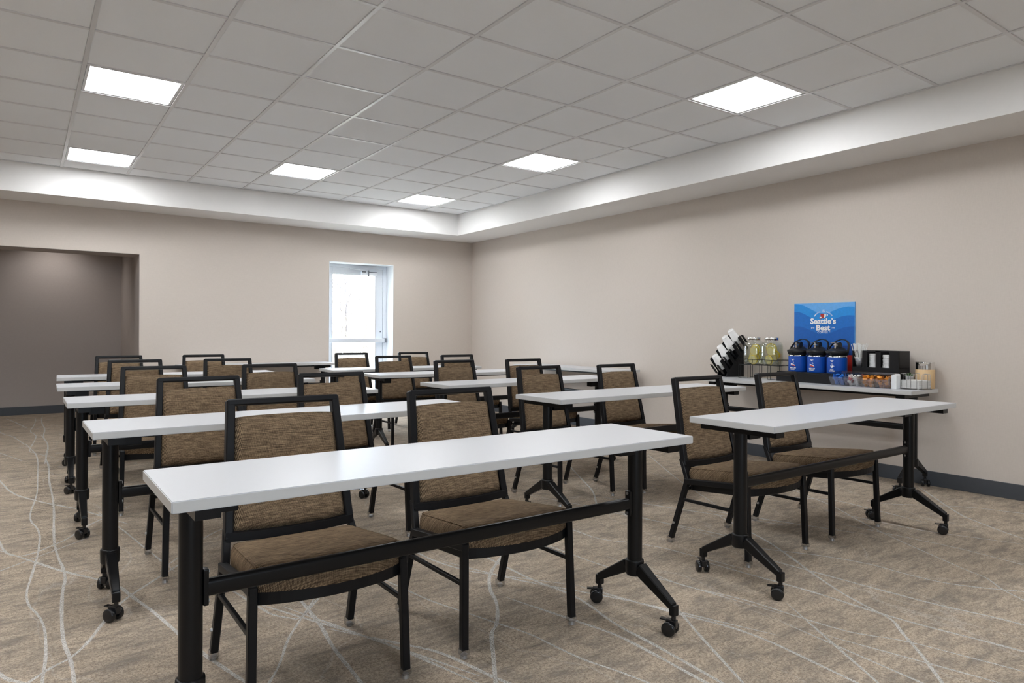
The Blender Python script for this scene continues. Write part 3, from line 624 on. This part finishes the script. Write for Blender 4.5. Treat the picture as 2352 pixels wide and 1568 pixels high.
# ------------------------------------------------------------------ coffee service on the wall table
Z2 = .7605
dg = None
def text_mb(s, size, bold=0.0, spacing=1.0):
    """flat lettering as (u, v) vertices and faces, centred on u"""
    cu = bpy.data.curves.new('lettering', 'FONT'); cu.body = s; cu.size = size; cu.align_x = 'CENTER'; cu.align_y = 'CENTER'; cu.offset = bold; cu.space_character = spacing; cu.resolution_u = 3
    o = bpy.data.objects.new('lettering', cu); COL.objects.link(o)
    me = bpy.data.meshes.new_from_object(o.evaluated_get(bpy.context.evaluated_depsgraph_get()))
    r = ([(v.co.x, v.co.y) for v in me.vertices], [tuple(p.vertices) for p in me.polygons])
    bpy.data.objects.remove(o); bpy.data.curves.remove(cu); bpy.data.meshes.remove(me); return r
# --- poster on the wall: u runs to -y, seen from the room
PX = 5.762; PY0, PY1, PZ0, PZ1 = 3.063, 3.626, .80, 1.4535; PYC = 3.344
poster = thing('coffee_poster', 'blue wave-patterned coffee poster on the right wall behind the airpots', 'poster', (PX, PYC, PZ0))
MB().box((-.0035, -(PY1-PY0)/2, 0), (.0085, (PY1-PY0)/2, PZ1-PZ0), .001).build('board', M['blue1'], poster)
def flat(mb, pts, faces, lay): return mb.add([(-.0035-.0005*lay, -u, v-PZ0) for u, v in pts], faces)
def wave(name, mat, z_l, z_m, z_r, lay, bot):
    """a printed band whose top edge dips from both sides to the middle"""
    n = 28; u0 = -(PY1-PY0)/2+.001; u1 = -u0; pts = []
    for k in range(n+1):
        f = k/n; c = .5-.5*math.cos(2*PI*min(1, max(0, (f-.06)/.88))); z = (z_l+(z_r-z_l)*f)*(1-c)+z_m*c; pts += [(u0+(u1-u0)*f, bot), (u0+(u1-u0)*f, z)]
    flat(MB(), pts, [(2*k, 2*k+2, 2*k+3, 2*k+1) for k in range(n)], lay).build(name, mat, poster)
wave('wave_band', M['blue2'], 1.452, 1.362, 1.412, 1, .80); wave('wave_band', M['blue3'], 1.380, 1.285, 1.335, 2, .80); wave('wave_band', M['blue4'], 1.247, 1.178, 1.243, 3, .80)
wave('wave_band', M['blue5'], 1.09, 1.06, 1.08, 4, .80); wave('wave_band', M['red'], 1.00, .985, .998, 5, .803)
def ptext(s, size, u, v, bold=0, sp=1.0, arc=None, wide=1.0):
    pv, pf = text_mb(s, size, bold, sp); q = []
    for a, c in pv:
        a *= wide
        if arc: th = a/arc; q.append((u+(arc+c)*math.sin(th), v-arc+(arc+c)*math.cos(th)))
        else: q.append((u+a, v+c))
    flat(MB(), q, pf, 7).build('lettering', M['printwhite'], poster)
ptext("Seattle\u2019s", .067, -.002, 1.290, .0022, .98, None, 1.10); ptext('Best', .067, -.002, 1.231, .0024, 1.0, None, 1.10)
ptext('COFFEE', .023, -.005, 1.192, .0006, 1.28); ptext('ESTD', .013, -.098, 1.231, .0003, 1.1); ptext('1970', .013, .092, 1.231, .0003, 1.1); ptext('\u00ae', .010, .062, 1.197)
for word, sg in (('SMOOTH', -1), ('TASTING', 1)):
    pv, pf = text_mb(word, .0155, .0003, 1.1); R = .105; q = []
    for a, c in pv: th = sg*.60+a/R; q.append(((R+c)*math.sin(th), 1.272+(R+c)*math.cos(th)))
    flat(MB(), q, pf, 7).build('lettering', M['printwhite'], poster)
n = 20; b = MB(); cw = [(-.026, 1.357), (.030, 1.357), (.027, 1.335), (.016, 1.318), (-.014, 1.318), (-.023, 1.335)]
flat(b, cw, [tuple(range(6))], 6)
rg = [(.031+.013*math.cos(2*PI*k/n), 1.345+.011*math.sin(2*PI*k/n)) for k in range(n)]+[(.031+.008*math.cos(2*PI*k/n), 1.345+.006*math.sin(2*PI*k/n)) for k in range(n)]
flat(b, rg, [(k, (k+1) % n, n+(k+1) % n, n+k) for k in range(n)], 6)
for kx in (-.010, 0, .010):
    pts = []
    for k in range(9): f = k/8; pts += [(kx+.003*math.sin(f*2*PI)-.0014, 1.368+f*.026), (kx+.003*math.sin(f*2*PI)+.0014, 1.368+f*.026)]
    flat(b, pts, [(2*k, 2*k+1, 2*k+3, 2*k+2) for k in range(8)], 7)
b.build('cup_emblem', M['printwhite'], poster)
b = MB(); flat(b, [(-.026, 1.357), (.008, 1.357), (.012, 1.345), (.006, 1.334), (.012, 1.318), (-.014, 1.318), (-.023, 1.335)], [tuple(range(7))], 8)
flat(b, [(-.022+.014*math.cos(2*PI*k/n), 1.322+.009*math.sin(2*PI*k/n)) for k in range(n)], [tuple(range(n))], 8); b.build('cup_emblem_red', M['red'], poster)
flat(MB(), [(-.022+.009*math.cos(2*PI*k/n), 1.324+.006*math.sin(2*PI*k/n)) for k in range(n)], [tuple(range(n))], 9).build('cup_emblem_bean', M['printwhite'], poster)

# --- black riser under the airpots
rs = thing('riser_tray', 'long black riser box under the three airpots', 'riser', (5.46, 3.335, Z2))
MB().box((0, -.275, 0), (.245, .275, .078), .003).build('box', M['blackplastic'], rs)
MB().box((.004, -.271, .078), (.241, .271, .0865), .002).build('drip_grille', M['blackplastic'], rs)
def airpot(y, label, kind, emblem):
    t = thing('airpot', label, 'airpot', (5.580, y, Z2+.087), 0, 'airpots on the riser')
    body = MB().lathe([(.0, 0), (.0785, 0), (.0795, .004), (.0795, .132), (.078, .136)], 36).build('body', M['airblue'], t)
    MB().lathe([(.0782, .136), (.0770, .146), (.0740, .149)], 36).build('steel_collar', M['chrome'], t)
    # lid: ring flaring forward (toward -x) to a spout nose, then a sloped cap
    lid = MB(); n = 36; rings = []
    for z, r, nose in ((.147, .074, 0), (.150, .0805, .004), (.168, .084, .014), (.190, .0865, .022), (.193, .081, .020), (.200, .070, .006), (.212, .050, -.006), (.219, .026, -.012), (.221, .0, -.014)):
        g = []
        for k in range(n):
            a = 2*PI*k/n; f = max(0, -math.cos(a))**3; rr = r+nose*f
            zz = z-(.010*max(0, -math.cos(a)) if z > .19 else 0)+(.006*max(0, math.cos(a)) if z > .2 else 0)
            g.append((rr*math.cos(a)+(.012 if z > .2 else 0), rr*math.sin(a), zz))
        rings.append(g)
    vs = [p for g in rings for p in g]; lid.add(vs, [(i*n+k, i*n+(k+1) % n, (i+1)*n+(k+1) % n, (i+1)*n+k) for i in range(len(rings)-1) for k in range(n)], True)
    lid.build('lid', M['blackplastic'], t)
    hb = [(.01, .085, .170)]+[(.015+.070*math.sin(k*PI/12), .085*math.cos(k*PI/12), .180+.104*math.sin(k*PI/12)**.8) for k in range(1, 12)]+[(.01, -.085, .170)]
    hd = MB(); hp = [Vector(p) for p in hb]
    vs = []
    for i, p in enumerate(hp):
        d = (hp[min(i+1, len(hp)-1)]-hp[max(i-1, 0)]).normalized(); nrm = Vector((1, 0, 0)); q = d.cross(nrm).normalized()
        for a, c in ((-.013, -.003), (.013, -.003), (.013, .003), (-.013, .003)): vs.append(p+nrm*a+q*c)
    m = len(hp); hd.add(vs, [(4*i+j, 4*i+(j+1) % 4, 4*i+4+(j+1) % 4, 4*i+4+j) for i in range(m-1) for j in range(4)]+[(0, 1, 2, 3), tuple(4*m-4+j for j in range(4))], False)
    hd.build('handle', M['blackplastic'], t)
    for s in (-1, 1): MB().cyl((.01, s*.080, .170), (.01, s*.0885, .170), .010, n=12).build('handle_pivot', M['blackplastic'], t)
    MB().bar((-.095, 0, .258), (.030, 0, .256), .016, .006, bev=.001).build('pump_lever', M['chrome'], t)
    MB().box((-.032, -.006, .205), (-.020, .006, .258), .003).cyl((-.025, -.013, .236), (-.025, .013, .236), .008, n=12).build('lever_post', M['chrome'], t)
    MB().prism([(-.012, .200), (.050, .222), (.050, .250), (.030, .262), (.005, .250)], 'y', -.016, .016).build('lever_housing', M['blackplastic'], t)
    MB().cyl((-.092, 0, .170), (-.092, 0, .145), .010, .008, n=14).build('spout', M['blackplastic'], t)
    R = .0800
    def wrap(mb, uv, fs, lay=0): return mb.add([(-(R+.0003*lay)*math.cos(u/R), -(R+.0003*lay)*math.sin(u/R), v) for u, v in uv], fs)
    for s, size, v in [("Seattle\u2019s", .0085, .108), ('Best', .0085, .101)]+[(w, .0145, .033-i*.0130) for i, w in enumerate(kind)]:
        pv, pf = text_mb(s, size, .0004); wrap(MB(), [(a, c+v) for a, c in pv], pf, 1).build('lettering', M['printwhite'], body)
    if emblem == 'swoosh':
        n = 14; top = [(-.020+.040*k/n, .074-.016*(k/n)**.7+.004*math.sin(k/n*PI)) for k in range(n+1)]; bot = [(-.020+.042*k/n, .058-.008*(k/n)) for k in range(n+1)]
        wrap(MB(), [p for k in range(n+1) for p in (bot[k], top[k])], [(2*k, 2*k+2, 2*k+3, 2*k+1) for k in range(n)], 1).build('swoosh', M['printwhite'], body)
        wrap(MB(), [p for k in range(n+1) for p in ((bot[k][0], bot[k][1]-.003), (bot[k][0], bot[k][1]+.007*math.sin(k/n*PI)))], [(2*k, 2*k+2, 2*k+3, 2*k+1) for k in range(n)], 2).build('swoosh_red', M['red'], body)
        st = [(.006, .066), (.012, .078)]
    else:
        n = 16; cupv = [(-.013, .068), (.013, .068), (.011, .056), (.005, .048), (-.005, .048), (-.011, .056)]; wrap(MB(), cupv, [tuple(range(6))], 1).build('cup_icon', M['printwhite'], body)
        rg = [(.014+.006*math.cos(2*PI*k/n), .061+.005*math.sin(2*PI*k/n)) for k in range(n)]+[(.014+.0035*math.cos(2*PI*k/n), .061+.0025*math.sin(2*PI*k/n)) for k in range(n)]
        wrap(MB(), rg, [(k, (k+1) % n, n+(k+1) % n, n+k) for k in range(n)], 1).build('cup_icon_handle', M['printwhite'], body)
    pts = []
    sb = MB()
    for kx in ((.004, .010) if emblem == 'swoosh' else (-.004, .004)):
        pts = []
        for k in range(7): f = k/6; pts += [(kx+.0025*math.sin(f*2*PI)-.0010, .071+f*.016), (kx+.0025*math.sin(f*2*PI)+.0010, .071+f*.016)]
        wrap(sb, pts, [(2*k, 2*k+1, 2*k+3, 2*k+2) for k in range(6)], 2)
    sb.build('steam_lines', M['printwhite'], body)
airpot(3.475, 'blue and black airpot printed MEDIUM ROAST, beside the lemon water', ('MEDIUM', 'ROAST'), 'swoosh')
airpot(3.297, 'blue and black airpot printed MEDIUM ROAST, middle of the three', ('MEDIUM', 'ROAST'), 'swoosh')
airpot(3.118, 'blue and black airpot printed HOT WATER, beside the stirrers', ('HOT', 'WATER'), 'cup')

# --- cup dispenser with four stacks leaning out toward the room
DB = Vector((5.525, 4.185, Z2)); DU = Vector((-.97, .24, 0)).normalized(); DN = Vector((.24, .97, 0)).normalized(); DW = .135
DL = DU*.64+Vector((0, 0, .77)); DP = DU*(-.77)+Vector((0, 0, .64))          # along a tube; from one tube to the next
disp = thing('cup_dispenser', 'black stepped cup dispenser with slanted slots, left end of the coffee table', 'cup dispenser', DB)
def Q(u, w, z): return DU*u+DN*w+Vector((0, 0, z))
for w in (0, DW):
    b = MB(); poly = [(.004, 0), (.004, .03), (-.185, .262), (-.200, .262), (-.200, 0)]; n = len(poly)
    vs = [Q(u, w-.0025, z) for u, z in poly]+[Q(u, w+.0025, z) for u, z in poly]
    b.add(vs, [tuple(range(n))[::-1], tuple(range(n, 2*n))]+[(i, (i+1) % n, n+(i+1) % n, n+i) for i in range(n)]).build('side_panel', M['blackplastic'], disp)
MB().bar(Q(-.199, DW/2, 0), Q(-.199, DW/2, .262), .003, DW, DN).build('back_panel', M['blackplastic'], disp)
MB().bar(Q(-.199, DW/2, .0025), Q(.004, DW/2, .0025), DW, .004).build('bottom_panel', M['blackplastic'], disp)
ENDS = ((.095, .968), (.038, 1.060), (-.020, 1.150), (-.090, 1.213))
TIPS = ((.072, .925), (.000, 1.003), (-.072, 1.076), (-.140, 1.150))
for k, (u, z) in enumerate(TIPS):
    tip = Q(u, 0, z-Z2); base = tip-DL*.16
    for w in (0, DW): MB().bar(base+DN*w, tip+DN*w+DL*(.02 if w else 0), .006, .036, DP, .002).build('slat', M['blackplastic'], disp)
for k in range(5):
    u, z = TIPS[min(k, 3)]; c = Q(u, 0, z-Z2)+DP*(-.05 if k < 4 else .05)-DL*.02
    for w in (.020, DW-.020): MB().bar(c-DL*(.155 if k else .115)+DN*w, c+DN*w, .034, .004, DP, .001).build('divider_prong', M['blackplastic'], disp)
cup = MB().lathe([(0, .004), (.026, .004), (.027, 0), (.029, 0), (.040, .104), (.0425, .106), (.0425, .110), (.040, .111), (.038, .106), (.027, .008), (0, .008)], 24).mesh('paper_cup', M['white'])
STK = ['lowest', 'second lowest', 'second highest', 'highest']
q = (-DL).to_track_quat('Z', 'Y').to_euler()
for k, (u, z) in enumerate(ENDS):
    for j in range(4):
        p = DB+Q(u, DW/2, z-Z2)-DL*(.004+.014*j)
        o = link('paper_cup', cup, None, p, q)
        tag(o, ('white paper cup at the top of the %s stack in the black dispenser' if j == 0 else 'white paper cup nested under the top cup of the %s stack') % STK[k], 'cup', 'paper cups in the dispenser')

# --- wire rack with two lemon-water jars
rk = thing('drink_rack', 'black wire rack holding the two lemon water jars', 'rack', (5.60, 3.825, Z2))
ya, yb, xa, xb = .218, -.218, -.085, .095
for nm, z in (('top_rail', .177), ('shelf_rail', .128)): MB().tube([(xa, ya, z), (xa, yb, z), (xb, yb, z), (xb, ya, z)], .0028, 6, True).build(nm, M['wire'], rk)
for k in range(1, 8): yy = ya+(yb-ya)*k/8; MB().tube([(xa, yy, .128), (xb, yy, .128)], .0018, 5).build('shelf_wire', M['wire'], rk)
for x in (xa, xb):
    for y0, s in ((ya, -1), (yb, 1)):
        for a in (0, .022):
            MB().tube([(x, y0+s*a, .177), (x, y0+s*a, .003)], .0026, 6).build('leg', M['wire'], rk)
        MB().tube([(x, y0, .003), (x, y0+s*.125, .003), (x, y0+s*.125, .128)], .0026, 6).build('leg_brace', M['wire'], rk)
        MB().tube([(x, y0+s*.100, .003), (x, y0+s*.100, .128)], .0026, 6).build('leg', M['wire'], rk)
for yc, lab in ((.105, 0), (-.095, 0)):
    MB().tube([(xa, yc-.035, .177), (xa, yc-.035, .150), (xa-.004, yc-.020, .140), (xa-.004, yc+.020, .140), (xa, yc+.035, .150), (xa, yc+.035, .177)], .0024, 6).build('spigot_loop', M['wire'], rk)
def jar(y, label, seed):
    rnd = random.Random(seed)
    t = thing('beverage_jar', label, 'jar', (5.605, y, Z2+.131), 0, 'lemon water jars')
    MB().lathe([(0, 0), (.062, 0), (.078, .006), (.089, .022), (.091, .05), (.091, .165), (.087, .190), (.074, .208), (.060, .216), (.057, .222), (.057, .236)], 40, sq=.22).build('glass_body', M['jarglass'], t)
    MB().lathe([(0, .004), (.060, .004), (.076, .010), (.086, .024), (.088, .05), (.088, .160), (.084, .186), (0, .186)], 40, sq=.22).build('water', M['water'], t)
    MB().lathe([(.0, .254), (.056, .254), (.0615, .252), (.063, .248), (.063, .229), (.061, .227)], 36).build('cap', M['chrome'], t)
    sp = MB().cyl((-.088, 0, .030), (-.118, 0, .030), .010, n=14).lathe([(.011, -.024), (.013, -.010), (.013, .016), (.0, .018)], 16, (-.120, 0, .030)).build('spigot', M['jarglass'], t)
    MB().box((-.124, -.016, .050), (-.116, .016, .058), .003).cyl((-.12, 0, .046), (-.12, 0, .054), .006, n=10).build('spigot_tap', M['jarglass'], sp)
    return t
jar(3.938, 'square glass jar of lemon water next to the cup dispenser', 1); jar(3.752, 'square glass jar of lemon water next to the airpots', 2)
b = MB(); b.cur = 0; b.lathe([(.030, -.004), (.034, -.003), (.034, .003), (.030, .004)], 24); b.cur = 1; b.lathe([(0, -.0045), (.030, -.004)], 24); b.lathe([(.030, .004), (0, .0045)], 24)
slm = b.mesh('lemon_slice', [M['lemon'], M['lemonflesh']])
for jy, nm, base in ((3.938, 'next to the cup dispenser', 11), (3.752, 'next to the airpots', 23)):
    rnd = random.Random(base)
    for k in range(5):
        o = link('lemon_slice', slm, None, (5.570+.028*(k % 3), jy-.010+rnd.uniform(-.018, .018), Z2+.131+.044+.027*k), (rnd.uniform(-.25, .25), PI/2-.30+rnd.uniform(-.15, .15), rnd.uniform(-.1, .45)))
        s = rnd.uniform(1.15, 1.45); o.scale = (s, s, s*1.3); tag(o, 'round lemon slice floating in the jar %s' % nm, 'lemon slice', 'lemon slices in the jar %s' % nm)

# --- lid organiser with stirrers
og = thing('lid_organizer', 'black open-front organiser with stirrers and two lid stacks', 'organizer', (5.56, 2.79, Z2))
B_ = M['blackplastic']; y0, y1 = -.187, .187; H_ = .284
MB().box((.165, y0, 0), (.170, y1, H_), .001).build('back_panel', B_, og)
MB().box((0, y0, 0), (.170, y1, .004)).build('bottom_panel', B_, og)
for y in (y0, -.025, .082, y1-.004): MB().box((0, y, 0), (.168, y+.004, H_ if y < .1 else H_-.002), .001).build('divider_panel', B_, og)
f = MB().box((0, y0, 0), (.004, y1, .150)); f.box((0, y0, .150), (.004, -.112, H_)).box((0, -.043, .150), (.004, -.003, H_)).box((0, .064, .150), (.004, .103, H_)).box((0, -.112, .276), (.004, .064, H_)); f.build('front_panel', B_, og)
MB().box((.004, y0, .146), (.165, y1, .150)).build('inner_shelf', B_, og)
lid = MB().lathe([(0, .0055), (.034, .0055), (.036, .008), (.0385, .008), (.0385, .004), (.041, .003), (.041, 0), (.038, 0), (.036, .002), (0, .002)], 28).mesh('cup_lid', M['whiteplastic'])
for yc, n_, nm in ((-.078, 12, 'right-hand'), (.030, 13, 'left-hand')):
    for k in range(n_):
        o = link('cup_lid', lid, None, (5.56+.052+random.uniform(-.0015, .0015), 2.79+yc+random.uniform(-.002, .002), Z2+.1505+k*.0084), (0, 0, random.random()*3))
        tag(o, 'white plastic cup lid in the %s lid stack of the black organiser' % nm, 'lid', 'cup lids in the %s stack' % nm)
sc = MB().lathe([(0, .003), (.027, .003), (.028, 0), (.034, .072), (.0355, .074), (.0355, .077), (.033, .077), (.026, .006), (0, .006)], 26)
tag(sc.build('stirrer_cup', M['whiteplastic'], None, (5.60, 2.938, Z2+.1505)), 'small white cup full of stirrers in the black organiser', 'cup')
stm = MB().box((-.0024, -.0012, 0), (.0024, .0012, .180), .0005).cyl((0, -.0012, .180), (0, .0012, .180), .0042, n=8).mesh('stirrer', M['white'])
for k in range(30):
    a = random.uniform(0, 2*PI); r = .020*math.sqrt(random.random()); lean = .07+.19*r/.020
    p = Vector((5.60+r*math.cos(a), 2.938+r*math.sin(a), Z2+.157)); d = Vector((math.cos(a)*lean, math.sin(a)*lean, 1)).normalized(); e = d.to_track_quat('Z', 'Y').to_euler()
    o = link('stirrer', stm, None, p, e); o.scale = (1, 1, random.uniform(.93, 1.03)); tag(o, 'white wrapped stirrer standing in the small cup on the organiser', 'stirrer', 'stirrers in the cup')

# --- clear bins of creamers
cm = lambda mat: MB().lathe([(0, 0), (.010, 0), (.0115, .001), (.0150, .019), (.0175, .0195), (.0175, .021), (0, .0215)], 12).mesh('creamer', mat)
BINS = [(3.005, 'blue', [M['creamblue']]), (2.885, 'white', [M['creamwhite']]*6+[M['creamred']]), (2.765, 'orange', [M['creamorange']]), (2.650, 'brown', [M['creambrown'], M['creamorange']])]
for yc, cn, mats in BINS:
    t = thing('acrylic_bin', 'clear acrylic bin filled with %s creamers' % cn, 'bin', (5.385, yc, Z2), 0, 'clear creamer bins')
    w = .056; A_ = M['acrylic']
    MB().box((.010, -w, 0), (.150, w, .0025)).build('bottom_panel', A_, t)
    MB().add([(.010, -w, .0), (.010, w, .0), (-.030, w, .068), (-.030, -w, .068), (.0125, -w, .001), (.0125, w, .001), (-.0275, w, .069), (-.0275, -w, .069)], [(0, 1, 2, 3), (4, 5, 6, 7), (2, 3, 7, 6), (0, 1, 5, 4), (1, 2, 6, 5), (0, 3, 7, 4)]).build('front_panel', A_, t)
    MB().box((.1475, -w, 0), (.150, w, .112)).build('back_panel', A_, t)
    for s in (-1, 1): MB().prism([(.010, 0), (.150, 0), (.150, .112), (.055, .112), (-.030, .068)], 'y', s*w-.00125, s*w+.00125).build('side_panel', A_, t)
    MB().box((.050, -w, .1125), (.150, w, .115)).build('lid', A_, t)
    ms = [cm(m) for m in mats]
    for lv, (n_, zz) in enumerate(((8, .004), (8, .026), (8, .048), (6, .068))):
        for k in range(n_):
            cx = .020-.022*lv*.6+.036*(k % 4); cy = (-.026 if k < 4 else .026)+random.uniform(-.008, .008)
            if lv == 3: cx += .02
            o = link('creamer', ms[(k+lv) % len(ms)], None, (5.385+cx+.012, yc+cy, Z2+zz), (random.uniform(-.7, .7) if lv > 1 else random.uniform(-.2, .2), random.uniform(-.6, .6) if lv > 1 else random.uniform(-.2, .2), random.random()*6))
            odd = {'creamred': 'red', 'creamorange': 'orange'}.get(next(a for a, v in M.items() if v == mats[(k+lv) % len(ms)])) if cn in ('white', 'brown') else None
            tag(o, 'small %s creamer cup among the %s creamers in their clear bin' % (odd, cn) if odd else 'small %s creamer cup piled in the clear bin of %s creamers' % (cn, cn), 'creamer', '%s creamers in their bin' % cn)

# --- white sweetener box, potted succulent, napkins, canister
t = thing('sweetener_box', 'plain white box beside the brown creamers, behind the napkin holder', 'box', (5.438, 2.572, Z2))
b = MB(); b.box((-.030, -.019, 0), (.030, -.017, .103)).box((-.030, .017, 0), (.030, .019, .103)).box((-.030, -.017, 0), (-.028, .017, .103)).box((.028, -.017, 0), (.030, .017, .112)).box((-.028, -.017, 0), (.028, .017, .002)); b.build('box_body', M['whiteplastic'], t)
for k in range(5): MB().box((-.022+.010*k, -.014, .003), (-.0205+.010*k, .014, .100+.005*(k % 3))).build('packet', M['white'], t)
t = thing('potted_succulent', 'tiny green plant in a white pot between box and wooden canister', 'plant', (5.645, 2.566, Z2))
MB().lathe([(0, 0), (.024, 0), (.033, .088), (.035, .090), (.035, .094), (.031, .094), (.030, .085), (0, .085)], 24).build('pot', M['whiteplastic'], t)
lf = MB()
for k in range(22):
    a = k*2.4; r = .006+.026*(k/22); z = .092+.020*(1-k/22); lf.add([(0, 0, .088), (math.cos(a+.4)*r*.7, math.sin(a+.4)*r*.7, z+.003), (math.cos(a)*r*1.3, math.sin(a)*r*1.3, z+.008), (math.cos(a-.4)*r*.7, math.sin(a-.4)*r*.7, z+.003), (math.cos(a)*r*.7, math.sin(a)*r*.7, z-.004)], [(0, 1, 2), (0, 2, 3), (1, 4, 2), (4, 3, 2), (0, 4, 1), (0, 3, 4)])
lf.build('leaves', M['leaf'], t)
nh = thing('napkin_holder', 'open wire holder with a stack of white napkins, front corner of coffee table', 'napkin holder', (5.520, 2.468, Z2), -.25)
W_ = M['steelwire']; a_, c_ = .070, .080
MB().tube([(-a_, -c_, .006), (a_, -c_, .006), (a_, c_, .006), (-a_, c_, .006)], .0018, 6, True).build('base_ring', W_, nh)
for k in (-.03, .03): MB().tube([(-a_, k, .006), (a_, k, .006)], .0015, 5).build('base_wire', W_, nh)
for sx in (-1, 1):
    for sy in (-1, 1):
        MB().tube([(sx*a_, sy*.018, .006), (sx*a_, sy*.018, .112), (sx*a_, sy*.022, .117), (sx*a_, sy*.064, .117), (sx*a_, sy*.068, .112), (sx*a_, sy*.068, .006)], .0018, 6).build('upright_loop', W_, nh)
        MB().lathe([(0, 0), (.004, .001), (.005, .004), (.003, .007)], 10, (sx*a_, sy*c_, 0)).build('foot', W_, nh)
for sy in (-1, 1): MB().tube([(-.03, sy*c_, .006), (-.03, sy*c_, .112), (-.026, sy*c_, .117), (.026, sy*c_, .117), (.03, sy*c_, .112), (.03, sy*c_, .006)], .0018, 6).build('upright_loop', W_, nh)
def napkin(seed):
    rnd = random.Random(seed); b = MB(); n_ = 8; vs = []; e = .066
    for z in (0, .0036):
        for i in range(n_+1):
            for j in range(n_+1):
                u = -1+2*i/n_; v = -1+2*j/n_; vs.append((u*e, v*.076, z+.0018*math.sin(u*3+seed)*math.cos(v*2.2)-.003*max(0, abs(v)-.55)))
    w_ = n_+1; qd = [(i*w_+j, i*w_+j+1, (i+1)*w_+j+1, (i+1)*w_+j) for i in range(n_) for j in range(n_)]; o = w_*w_
    rim = [(i, i+1) for i in range(n_)]+[(n_*w_+i, n_*w_+i+1) for i in range(n_)]+[(i*w_, (i+1)*w_) for i in range(n_)]+[(i*w_+n_, (i+1)*w_+n_) for i in range(n_)]
    return b.add(vs, qd+[tuple(x+o for x in f) for f in qd]+[(a, c, c+o, a+o) for a, c in rim], True).mesh('napkin', M['white'])
nm = [napkin(k) for k in range(3)]
for k in range(13):
    o = link('napkin', nm[k % 3], None, (5.520+random.uniform(-.0015, .0015), 2.468+random.uniform(-.002, .002), Z2+.0105+k*.0046), (0, 0, -.25+random.uniform(-.02, .02)))
    tag(o, 'white folded paper napkin stacked in the wire holder', 'napkin', 'napkins in the wire holder')
t = thing('tabletop_bin', 'light wood canister with a chrome swing top, right end of coffee table', 'canister', (5.673, 2.464, Z2))
MB().lathe([(0, 0), (.066, 0), (.067, .002), (.067, .145), (.064, .147), (0, .147)], 40).build('wooden_body', M['wood'], t)
n = 40; vs = []
for k in range(n):
    a = 2*PI*k/n; x, y = math.cos(a)*.065, math.sin(a)*.065; vs += [(x, y, .147), (x, y, .205-.030*max(0, 1-(y/.065)**2)*(1 if x < 0 else .25))]
MB().add(vs, [(2*k, 2*((k+1) % n), 2*((k+1) % n)+1, 2*k+1) for k in range(n)], True).build('chrome_collar', M['chrome'], t)
vs = []; fs = []
for i in range(9):
    th = PI*(.12+.76*i/8)
    for j in range(9): yy = -.060+.120*j/8; r = math.sqrt(max(0, .064**2-yy*yy)); vs.append((-r*math.cos(th)*.95, yy, .150+.045*math.sin(th)*max(.2, r/.064)))
fs = [(i*9+j, i*9+j+1, (i+1)*9+j+1, (i+1)*9+j) for i in range(8) for j in range(8)]
MB().add(vs, fs, True).build('swing_flap', M['chrome'], t)
